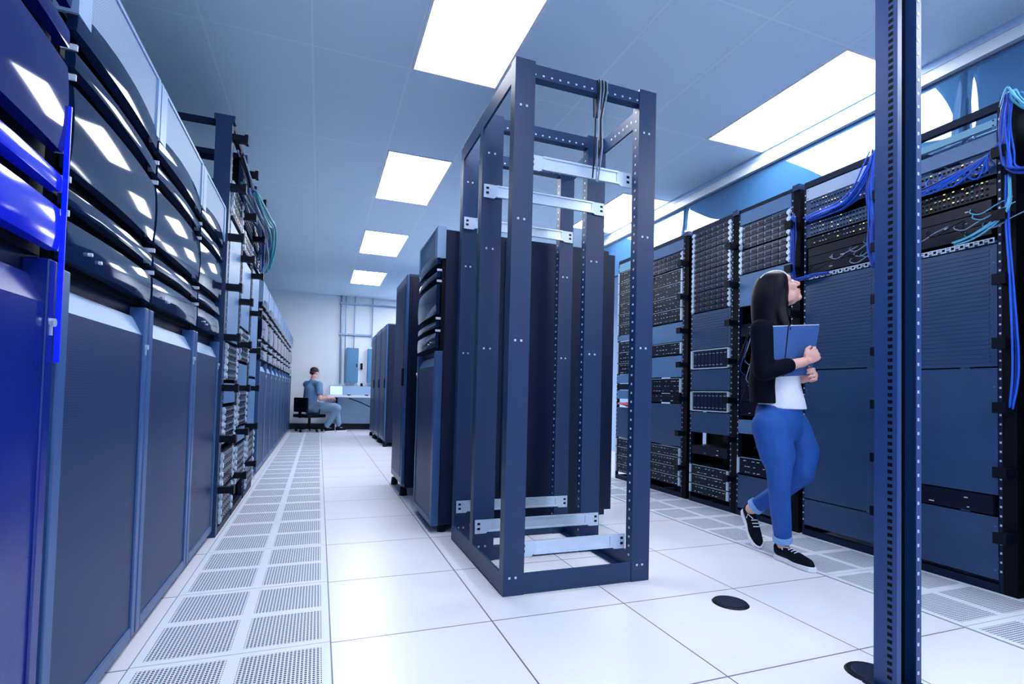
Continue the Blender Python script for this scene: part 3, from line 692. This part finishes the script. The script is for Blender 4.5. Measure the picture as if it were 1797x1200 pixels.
bundle([(-.50, 3.9, 2.25), (-.47, 4.3, 2.2), (-.46, 4.7, 2.22), (-.48, 5.0, 2.1), (-.5, 5.05, 1.95)], 18, .032, 'teal cable tangled at the top of the left open racks', 'teal cables on the left open racks', (TEALC, CYAN, BLUED, GREYC), r=.009)
bundle([(-.50, 3.62, 2.38), (-.47, 3.9, 2.3), (-.49, 4.2, 2.28), (-.51, 4.4, 2.22)], 6, .02, 'dark cable looped along the top of the left open racks', 'dark cables on the left open racks', (BLACK, GREYC, RACKD), r=.006)

# ------------------------------------------------------------------ back wall fittings, desk
def pipe(name, a, c, r, label): tag(MB().cyl(a, c, r, n=12).build(name, CONDUIT, smooth=False, origin=a), label, 'pipe')
yw = YW-.03
pipe('conduit_pipe', (.45, yw, 1.05), (.42, yw, ZC), .022, 'thick vertical conduit left of the blue electric panel')
pipe('conduit_pipe', (.54, yw, 1.05), (.52, yw, ZC), .010, 'thin vertical conduit right beside the thick one')
pipe('conduit_pipe', (.72, yw, 1.85), (.72, yw, ZC), .012, 'vertical conduit rising from the top of the electric panel')
pipe('conduit_pipe', (1.12, yw, 1.9), (1.12, yw, ZC), .012, 'vertical conduit farthest right on the back wall')
for z, x0_, x1_, lb in ((2.88, .38, 1.7, 'upper horizontal steel channel on the back wall'), (2.17, .38, 1.1, 'lower horizontal steel channel on the back wall')):
    tag(MB().box(x0_, x1_, YW-.06, YW-.001, z-.018, z+.018).build('steel_channel', CONDUIT, origin=(x0_, YW, z)), lb, 'channel')
for (x0_, x1_, lb) in ((.56, .83, 'blue-grey electric panel on the back wall above the desk'), (1.03, 1.4, 'electric panel partly hidden by the far centre cabinets')):
    t = thing('electric_panel', lb, 'electric panel', ((x0_+x1_)/2, YW, 1.08))
    MB().box(x0_, x1_, YW-.12, YW-.001, 1.08, 1.86).build('housing', PANEL, t, bevel=.006)
    MB().box(x0_+.02, x1_-.02, YW-.128, YW-.12, 1.1, 1.84).build('door', PANEL, t)
    MB().box(x1_-.045, x1_-.025, YW-.145, YW-.128, 1.42, 1.5).build('latch', BLACK, t)
sw = MB().box(.88, .93, YW-.06, YW-.001, 1.38, 1.52).box(.895, .915, YW-.09, YW-.06, 1.40, 1.46)
tag(sw.build('disconnect_switch', BLACK, origin=(.9, YW, 1.4)), 'small black switch beside the blue electric panel', 'switch')
t = thing('desk', 'long pale desk with a backsplash against the back wall', 'desk', (1.1, 12.0, 0))
dx0, dx1, dy0, dy1 = .16, 2.3, 11.62, YW-.025
MB().box(dx0, dx1, dy0, dy1, .735, .775).build('desktop', DESK, t, bevel=.005)
MB().box(dx0+.1, dx1, YW-.08, YW-.026, .775, .99).build('backsplash', DESKF, t)
MB().box(dx0+.2, dx1-.02, dy1-.12, dy1-.09, .14, .735).build('modesty_panel', DESKF, t)
MB().box(dx0+.2, dx0+.24, dy1-.12, dy1-.02, 0, .735).build('leg', WHITE, t)
MB().box(dx1-.07, dx1-.02, dy0+.1, dy1-.1, 0, .735).build('leg', WHITE, t)
br = MB().tube([(.62, 11.63, .72), (.85, 11.63, .64), (1.15, 11.63, .5), (1.25, 11.63, .45)], .012, 8)
br.build('brace', BLACK, t)
for x_, lb in ((.62, 'small black object on the desk beside the laptop'), (1.0, 'small black object on the desk by the centre cabinets')):
    tag(MB().ell((x_, 11.75, .79), (.045, .03, .015)).build('computer_mouse', BLACK, smooth=True, origin=(x_, 11.75, .776)), lb, 'computer mouse')
tag(MB().cyl((.92, 12.25, .99), (.92, 12.25, 1.06), .03, .025).build('cup', BLACK, origin=(.92, 12.25, .99)), 'small black cup on the desk backsplash', 'cup')
t = thing('laptop', 'open silver laptop in front of the seated man', 'laptop', (.36, 11.78, .775))
MB().box(.22, .50, 11.66, 11.88, .776, .79).build('base', WHITE, t)
la = Vector((.14, .02, 0)); lu = Vector((0.0, .03, .1)); lc = Vector((.36, 11.9, .885))
ln = la.cross(lu).normalized()*.006
scr = MB().obox(lc, la, lu, ln).build('lid', MSHIRT, t)
MB().obox(lc-Vector((0, .010, 0)), la*.92, lu*.9, ln*.25).build('screen', SCREEN, scr)

# ------------------------------------------------------------------ people
def remesh(o, vox, sm=6):
    m_ = o.modifiers.new('remesh', 'REMESH'); m_.mode = 'VOXEL'; m_.voxel_size = vox; m_.use_smooth_shade = True
    s_ = o.modifiers.new('smooth', 'SMOOTH'); s_.iterations = sm; s_.factor = .5
    return o
def head(q, c, f, u, k=1.0, ear=True):
    """f, u: facing and up vectors; k: scale"""
    w_ = u.cross(f).normalized(); A = (f, w_, u)
    P = lambda a, b_, d: c+f*(a*k)+w_*(b_*k)+u*(d*k)
    E = lambda a, b_, d, r: q.ell(P(a, b_, d), tuple(v*k for v in r), A, n=18)
    E(-.008, 0, .032, (.098, .076, .088)); E(.03, 0, -.035, (.062, .056, .078)); E(.068, 0, -.094, (.022, .024, .018))
    E(.02, 0, -.07, (.055, .045, .035)); E(.072, 0, .035, (.022, .05, .03))
    for s_ in (-1, 1):
        E(.056, s_*.034, -.02, (.034, .026, .026)); E(.012, s_*.045, -.06, (.04, .018, .032)); E(.094, s_*.012, -.028, (.010, .008, .007))
        if ear: E(-.008, s_*.076, 0, (.018, .009, .03))
    q.limb([P(.088, 0, .02), P(.100, 0, -.003), P(.113, 0, -.024)], [.008*k, .0105*k, .0135*k])
    E(.090, 0, -.053, (.013, .021, .0065)); E(.087, 0, -.066, (.013, .019, .0075)); E(.078, 0, -.08, (.014, .02, .012))
    return P, A
def face_bits(P, A, parent, k, browm):
    for s_ in (-1, 1):
        e = MB().ell(P(.0795, s_*.031, .006), .0115*k, A, n=14).build('eye', EYEW, parent, smooth=True)
        MB().ell(P(.0885, s_*.031, .007), (.0035*k, .006*k, .006*k), A, n=12).build('iris', EYED, e, smooth=True)
        MB().tube([P(.091, s_*.015, .026), P(.093, s_*.03, .032), P(.083, s_*.048, .028)], .0032*k, 6).build('eyebrow', browm, parent)
    MB().ell(P(.0955, 0, -.0545), (.0095*k, .019*k, .0045*k), A).ell(P(.0935, 0, -.065), (.0095*k, .017*k, .005*k), A).build('lips', LIP, parent, smooth=True)
def hand(q, wrist, d, pn, side, curl, k=1.0):
    """d: along the hand, pn: palm normal, side: towards the thumb; four curled fingers plus thumb"""
    d = d.normalized(); side = (side-d*side.dot(d)).normalized(); pn = (pn-d*pn.dot(d)-side*pn.dot(side)).normalized()
    q.limb([wrist-d*.02*k, wrist+d*.012*k], [.025*k, .026*k])
    q.ell(wrist+d*.045*k, (.046*k, .038*k, .017*k), (d, side, pn), n=16)
    L = (.072, .08, .075, .06)
    for i in range(4):
        base = wrist+d*(.078-.004*i)*k+side*(.031-.0205*i)*k
        p = base; pts = [p]; ang = .25
        for j, fr in enumerate((.42, .32, .26)):
            ang += curl*(1, 1.15, .8)[j]
            p = p+(d*math.cos(ang)+pn*math.sin(ang))*L[i]*fr*k; pts.append(p)
        q.limb([base-d*.02*k]+pts, [.0088*k, .0088*k, .0084*k, .0078*k, .0066*k])
    b0 = wrist+d*.025*k+side*.028*k
    q.limb([b0, b0+(side*.6+d*.7+pn*.3).normalized()*.038*k, b0+(side*.35+d*.9+pn*.55).normalized()*.068*k], [.013*k, .0105*k, .008*k])

# --- walking woman
W0 = Vector((2.47, 2.25, 0)); DW = W0.dot(E2)
wm = thing('person', 'woman in black jacket and blue jeans walking and looking up, holding a folder', 'person', W0)
Pt = lambda x, y, d=0.0: at(x, y, DW+d)
hf = (E1*.80+Vector((0, 0, .52))-E2*.12).normalized(); hu = (Vector((0, 0, 1))-hf*hf.z).normalized(); 
hc = Pt(1366, 510, 0)
neckb = Pt(1352, 568, .01); chest = Pt(1358, 610, 0); belly = Pt(1366, 680, 0); pelv = Pt(1368, 728, 0)
tf = (E1*.8-E2*.6); ts = (E1*.6+E2*.8); Z = Vector((0, 0, 1))
shN = Pt(1336, 578, -.13); shF = Pt(1372, 580, .13)
elN = Pt(1340, 652, -.17); wrN = Pt(1413, 634, -.17)
elF = Pt(1392, 650, .12); wrF = Pt(1413, 664, -.05)
hipN = Pt(1352, 742, -.07); hipF = Pt(1388, 742, .07)
knN = Pt(1367, 856, -.10); anN = Pt(1374, 955, -.02); 
knF = Pt(1408, 838, .04); anF = Pt(1318, 893, .26)
q = MB()
P, A = head(q, hc, hf, hu, .98)
q.limb([hc-hf*.025-hu*.06, neckb-Z*.01], [.05, .052])
q.limb([neckb-Z*.02, chest, belly, pelv], [.06, .085, .085, .10])
q.limb([shN, neckb-Z*.03, shF], [.045, .05, .045]); q.limb([shN, elN, (elN+wrN)/2, wrN], [.045, .038, .034, .024]); q.limb([shF, elF, (elF+wrF)/2, wrF], [.045, .038, .034, .024])
q.limb([pelv, hipN, knN, (knN*.65+anN*.35), anN], [.09, .08, .045, .043, .033]); q.limb([pelv, hipF, knF, (knF*.65+anF*.35), anF], [.09, .075, .030, .034, .033])
hand(q, wrN, Pt(1446, 612, -.20)-wrN, -E1*.2+Z*-.3+E2*.8, Z*.8-E1*.3, .75, .92)
hand(q, wrF, Pt(1436, 655, -.13)-wrF, Z*.8+E1*-.3, -E2*.3+Z*.9, .65, .92)
body = remesh(q.build('body', SKIN, wm), .0048, 3)
face_bits(P, A, wm, .98, HAIR)
# hair
def stack(q, rings, F_, S_, n=28, sub=4):
    """closed loft of oval rings (centre, half-width along F_, half-width along S_)"""
    R = []
    for i in range(len(rings)-1):
        a, b_ = rings[i], rings[i+1]; pa = rings[max(i-1, 0)]; pb = rings[min(i+2, len(rings)-1)]
        for j in range(sub):
            t_ = j/sub; h = lambda p0, p1, p2, p3: .5*((2*p1)+(p2-p0)*t_+(2*p0-5*p1+4*p2-p3)*t_*t_+(3*p1-p0-3*p2+p3)*t_**3)
            R.append((h(pa[0], a[0], b_[0], pb[0]), h(pa[1], a[1], b_[1], pb[1]), h(pa[2], a[2], b_[2], pb[2])))
    R.append(rings[-1]); vs = []
    for c, rf, rs in R: vs += [c+F_*(rf*math.cos(2*math.pi*k/n))+S_*(rs*math.sin(2*math.pi*k/n)) for k in range(n)]
    fs = [(i*n+k, i*n+(k+1) % n, (i+1)*n+(k+1) % n, (i+1)*n+k) for i in range(len(R)-1) for k in range(n)]
    fs += [tuple(range(n))[::-1], tuple(range((len(R)-1)*n, len(R)*n))]
    down = (R[-1][0]-R[0][0]).dot(F_.cross(S_)) < 0
    if down: fs = [f[::-1] for f in fs]
    return q.add(vs, fs)
q = MB(); q.ell(P(-.026, 0, .034), (.096, .084, .090), A, n=24)
stack(q, [(Pt(1358, 478), .03, .03), (Pt(1357, 483), .066, .066), (Pt(1354, 496), .09, .086), (Pt(1351, 520), .100, .094), (Pt(1350, 545), .098, .092), (Pt(1350, 565), .09, .097),
          (Pt(1352, 578, -.01), .07, .095), (Pt(1353, 590, -.02), .03, .05)], E1, E2)
for (xa, xb, xc, yc) in ((1366, 1372, 1380, 582), (1373, 1379, 1387, 578)):
    q.limb([Pt(xa, 512, -.068), Pt(xa+1, 540, -.082), Pt(xb, 563, -.11), Pt(xc, yc, -.135)], [.022, .021, .018, .006])
hair = remesh(q.build('hair', HAIR, wm), .006, 5)
MB().tube(bez([Pt(1334, 488, -.02), Pt(1345, 479.5, -.02), Pt(1360, 475.5, -.02), Pt(1374, 477, -.02), Pt(1384, 485, -.02)]), .0045, 8).build('headband', WHITE, wm)
# shirt
q = MB(); stack(q, [(Pt(1357, 572), .05, .06), (Pt(1360, 585), .075, .12), (Pt(1364, 610), .098, .15), (Pt(1367, 640), .105, .145), (Pt(1369, 675), .105, .135), (Pt(1371, 700), .118, .148), (Pt(1372, 717), .126, .156)], tf, ts)
q.ell(Pt(1388, 625, -.03), (.05, .09, .06), (tf, ts, Z))
sh = remesh(q.build('shirt', SHIRT, wm), .007, 4)
# jacket
bk_ = -tf*.05
q = MB(); stack(q, [(Pt(1354, 566), .06, .065), (Pt(1356, 582)-tf*.01, .085, .135), (Pt(1362, 608)-tf*.02, .105, .165), (Pt(1364, 640)-tf*.03, .11, .16), (Pt(1366, 675)+bk_, .105, .15), (Pt(1368, 700)+bk_, .105, .165), (Pt(1368, 708)+bk_, .107, .168)], tf, ts)
q.limb([shN, neckb-Z*.035-tf*.01, shF], [.058, .055, .058])
q.limb([shN, elN, elN*.42+wrN*.58], [.060, .053, .042]); q.limb([shF, elF, elF*.4+wrF*.6], [.058, .052, .040])
jk = remesh(q.build('jacket', JACKET, wm), .007, 4)
# jeans
def px_limb(q, pts, rad): q.limb(pts, rad)
q = MB(); stack(q, [(Pt(1369, 706), .10, .13), (Pt(1368, 712), .116, .146), (Pt(1366, 732), .122, .156), (Pt(1366, 752), .122, .158), (Pt(1368, 770), .10, .14)], tf, ts)
q.limb([hipN-Z*.02, hipN*.5+knN*.5+E1*.015, knN+Z*.10, knN, knN*.5+anN*.5, anN+Z*.04], [.10, .092, .068, .056, .053, .046])
q.limb([hipF-Z*.02, hipF*.5+knF*.5+E1*.03, knF+Z*.03, knF*.6+anF*.4, anF+(knF-anF).normalized()*.05], [.10, .092, .068, .055, .044])
jn = remesh(q.build('jeans', JEANS, wm), .008, 5)
for kn, an in ((knN, anN), (knF, anF)):
    d = (kn-an).normalized(); MB().cyl(an+d*.022, an+d*.052, .050, .051, 24).build('cuff', JEANC, jn, smooth=False)
# shoes
def shoe(anchor, f, u, parent, k=1.0):
    """anchor: middle of the heel on the sole plane, f: towards the toe, u: out of the sole"""
    f = f.normalized(); u = (u-f*u.dot(f)).normalized(); s_ = u.cross(f)
    out = [(-.025, .0), (-.018, .022), (.01, .03), (.07, .030), (.13, .038), (.18, .042), (.215, .034), (.238, .012), (.24, -.008), (.225, -.03), (.18, -.040), (.12, -.034), (.07, -.027), (.01, -.029), (-.018, -.02)]
    pts = [anchor+f*(a*k)+s_*(b_*k) for a, b_ in out]
    so = MB().prism(pts, u*.026*k)
    q = MB()
    G = lambda a, b_, c_: anchor+f*(a*k)+s_*(b_*k)+u*(c_*k)
    q.limb([G(.005, 0, .05), G(.07, 0, .052), G(.13, 0, .042), G(.195, 0, .032)], [.030*k, .033*k, .034*k, .030*k])
    q.ell(G(.0, 0, .068), (.026*k, .03*k, .026*k), (f, s_, u)); q.ell(G(.15, 0, .03), (.085*k, .038*k, .02*k), (f, s_, u))
    up = remesh(q.build('shoe', SHOE, parent), .005, 4)
    so.build('sole', SOLE, up, bevel=.004)
    la_ = MB()
    for a in (.085, .105, .125): la_.tube([G(a, -.02, .076-.16*(a-.085)), G(a+.004, 0, .086-.2*(a-.085)), G(a, .02, .076-.16*(a-.085))], .003*k, 6)
    la_.tube([G(.08, -.01, .084), G(.05, -.035, .088), G(.07, -.045, .075)], .0025*k, 6)
    la_.build('laces', WHITE, up)
    MB().ell(G(.03, 0, .083), (.026*k, .022*k, .012*k), (f, s_, u)).build('lining', RACKD, up, smooth=True)
hN = Vector((anN.x, anN.y, 0)) ; 
fN = (E1*.30-E2*.95)
shoe(Vector((anN.x, anN.y, .001))-fN*.03, fN, Z, wm)
toe = Pt(1330, 958, .19); toe.z = .002
heelF = anF-Z*.085+E2*.05; fF = (toe-heelF)
hl = toe-fF.normalized()*.235
shoe(hl, fF, Z+fF.normalized()*.4, wm)
# folder
c0, c1, c2, c3 = Pt(1350, 573, -.16), Pt(1439, 570, -.10), Pt(1424, 658, -.10), Pt(1344, 662, -.16)
t = thing('folder', 'slate blue folder held under the arm of the woman', 'folder', (c0+c1+c2+c3)/4)
n_ = (c1-c0).cross(c3-c0).normalized(); 
if n_.dot(E2) < 0: n_ = -n_
bk = MB().prism([c0, c1, c2, c3], n_*.018).build('cover', FOLDER, t, bevel=.003)
a0, a1 = c0+(c1-c0)*.36-n_*.002, c3+(c2-c3)*.36-n_*.002; dd = (c1-c0).normalized()*.007
MB().prism([a0, a0+dd, a1+dd, a1], n_*.0018).build('spine_crease', RACKD, bk)
MB().prism([c0+n_*.004+Z*.001, c1+n_*.004+Z*.001, c1+n_*.014+Z*.001, c0+n_*.014+Z*.001], Z*.003).build('paper_edge', WHITE, t)

# --- seated man
DM = 11.55
Pm = lambda x, y, d=0.0: at(x, y, (Vector((-.02, 11.55, 0)).dot(E2))+d)
mn = thing('person', 'man in grey-blue shirt seated at the desk facing away', 'person', Vector((-.05, 11.55, 0)))
mf = (E1*.46+E2*.89).normalized(); ms = Vector((-mf.y, mf.x, 0))
mh = Pm(552, 655); mneck = Pm(549, 669); mch = Pm(547, 684); mbel = Pm(544, 702); mpel = Pm(545, 715)
K = 1.0
q = MB(); hf2 = (mf*.95-Z*.25).normalized(); hu2 = (Z-hf2*Z.dot(hf2)).normalized()
P2_, A2_ = head(q, mh, hf2, hu2, 1.0)
q.limb([mh-hu2*.06, mneck], [.055, .06])
q.limb([mneck-Z*.03, mch, mbel, mpel], [.08, .14, .13, .14])
mshL = mneck-Z*.07+ms*.18; mshR = mneck-Z*.07-ms*.18
mwL = Pm(580, 697, .12); mwR = Pm(577, 698, -.15); meL = mshL*.45+mwL*.55-Z*.12; meR = Pm(562, 700, -.2)
q.limb([mshL, mneck-Z*.06, mshR], [.055, .06, .055]); q.limb([mshL, meL, mwL], [.055, .045, .03]); q.limb([mshR, meR, mwR], [.055, .045, .03])
mkR = Pm(592, 716, -.12); mkL = Pm(588, 714, .14); maR = Pm(574, 748, -.08); maL = Pm(594, 745, .12)
q.limb([mpel, mkR, maR], [.13, .07, .04]); q.limb([mpel, mkL, maL], [.13, .07, .04])
hand(q, mwL, mf-Z*.1, -Z, -ms, .35); hand(q, mwR, mf-Z*.1, -Z, ms, .35)
remesh(q.build('body', SKINM, mn), .007, 3)
face_bits(P2_, A2_, mn, 1.0, HAIRM)
q = MB(); q.ell(P2_(-.018, 0, .052), (.098, .083, .080), A2_, n=20); q.ell(P2_(-.06, 0, .0), (.05, .07, .05), A2_)
remesh(q.build('hair', HAIRM, mn), .008, 3)
q = MB(); q.limb([mneck-Z*.03, mch, mbel, mpel+Z*.02], [.09, .155, .145, .15]); q.limb([mshL, mneck-Z*.06, mshR], [.075, .08, .075])
q.limb([mshL, mshL*.35+meL*.65], [.078, .07]); q.limb([mshR, mshR*.35+meR*.65], [.078, .07])
remesh(q.build('shirt', MSHIRT, mn), .01, 5)
q = MB(); q.limb([mpel, mpel*.5+mkR*.5, mkR, maR+Z*.03], [.15, .11, .085, .06]); q.limb([mpel, mpel*.5+mkL*.5, mkL, maL+Z*.03], [.15, .11, .085, .06])
remesh(q.build('trousers', MPANTS, mn), .01, 5)
for a_ in (maR, maL):
    base = Vector((a_.x, a_.y, .001))-mf*.04
    shoe(Vector((base.x, base.y, .002)), mf, Z, mn, 1.12)
# office chair
ch = Vector((mpel.x-mf.x*.02, mpel.y-mf.y*.02, 0)); seatz = mpel.z-.16
t = thing('office_chair', 'dark swivel chair under the seated man', 'chair', ch)
MB().obox(ch+Z*(seatz-.01), mf*.24, ms*.23, Z*.035).build('seat', BLACK, t, bevel=.02)
bc = ch-mf*.23+Z*(seatz+.22)
MB().obox(bc, mf*.025, ms*.20, Z*.15).build('backrest', BLACK, t, bevel=.02)
MB().obox(ch-mf*.25+Z*(seatz+.03), mf*.015, ms*.03, Z*.08).build('back_support', BLACK, t)
MB().cyl(ch+Z*.08, ch+Z*(seatz-.03), .028).build('gas_lift', BLACK, t)
for k in range(5):
    a = k*2*math.pi/5+.3; d = Vector((math.cos(a), math.sin(a), 0))
    lg = MB().cyl(ch+Z*.09, ch+d*.27+Z*.065, .02, .014).build('leg', BLACK, t)
    MB().cyl(ch+d*.27+Z*.03-d.orthogonal().normalized()*.012, ch+d*.27+Z*.03+d.orthogonal().normalized()*.012, .03, n=14).build('caster', BLACK, lg)
for s_ in (-1, 1):
    MB().tube([ch+ms*.25*s_+Z*seatz, ch+ms*.29*s_+Z*(seatz+.1), ch+ms*.29*s_+Z*(seatz+.2), ch+ms*.29*s_+mf*.15+Z*(seatz+.2)], .014, 8).build('armrest', BLACK, t)
for o in COL.objects:
    for k in ('root_', 'wo'):
        if k in o: del o[k]
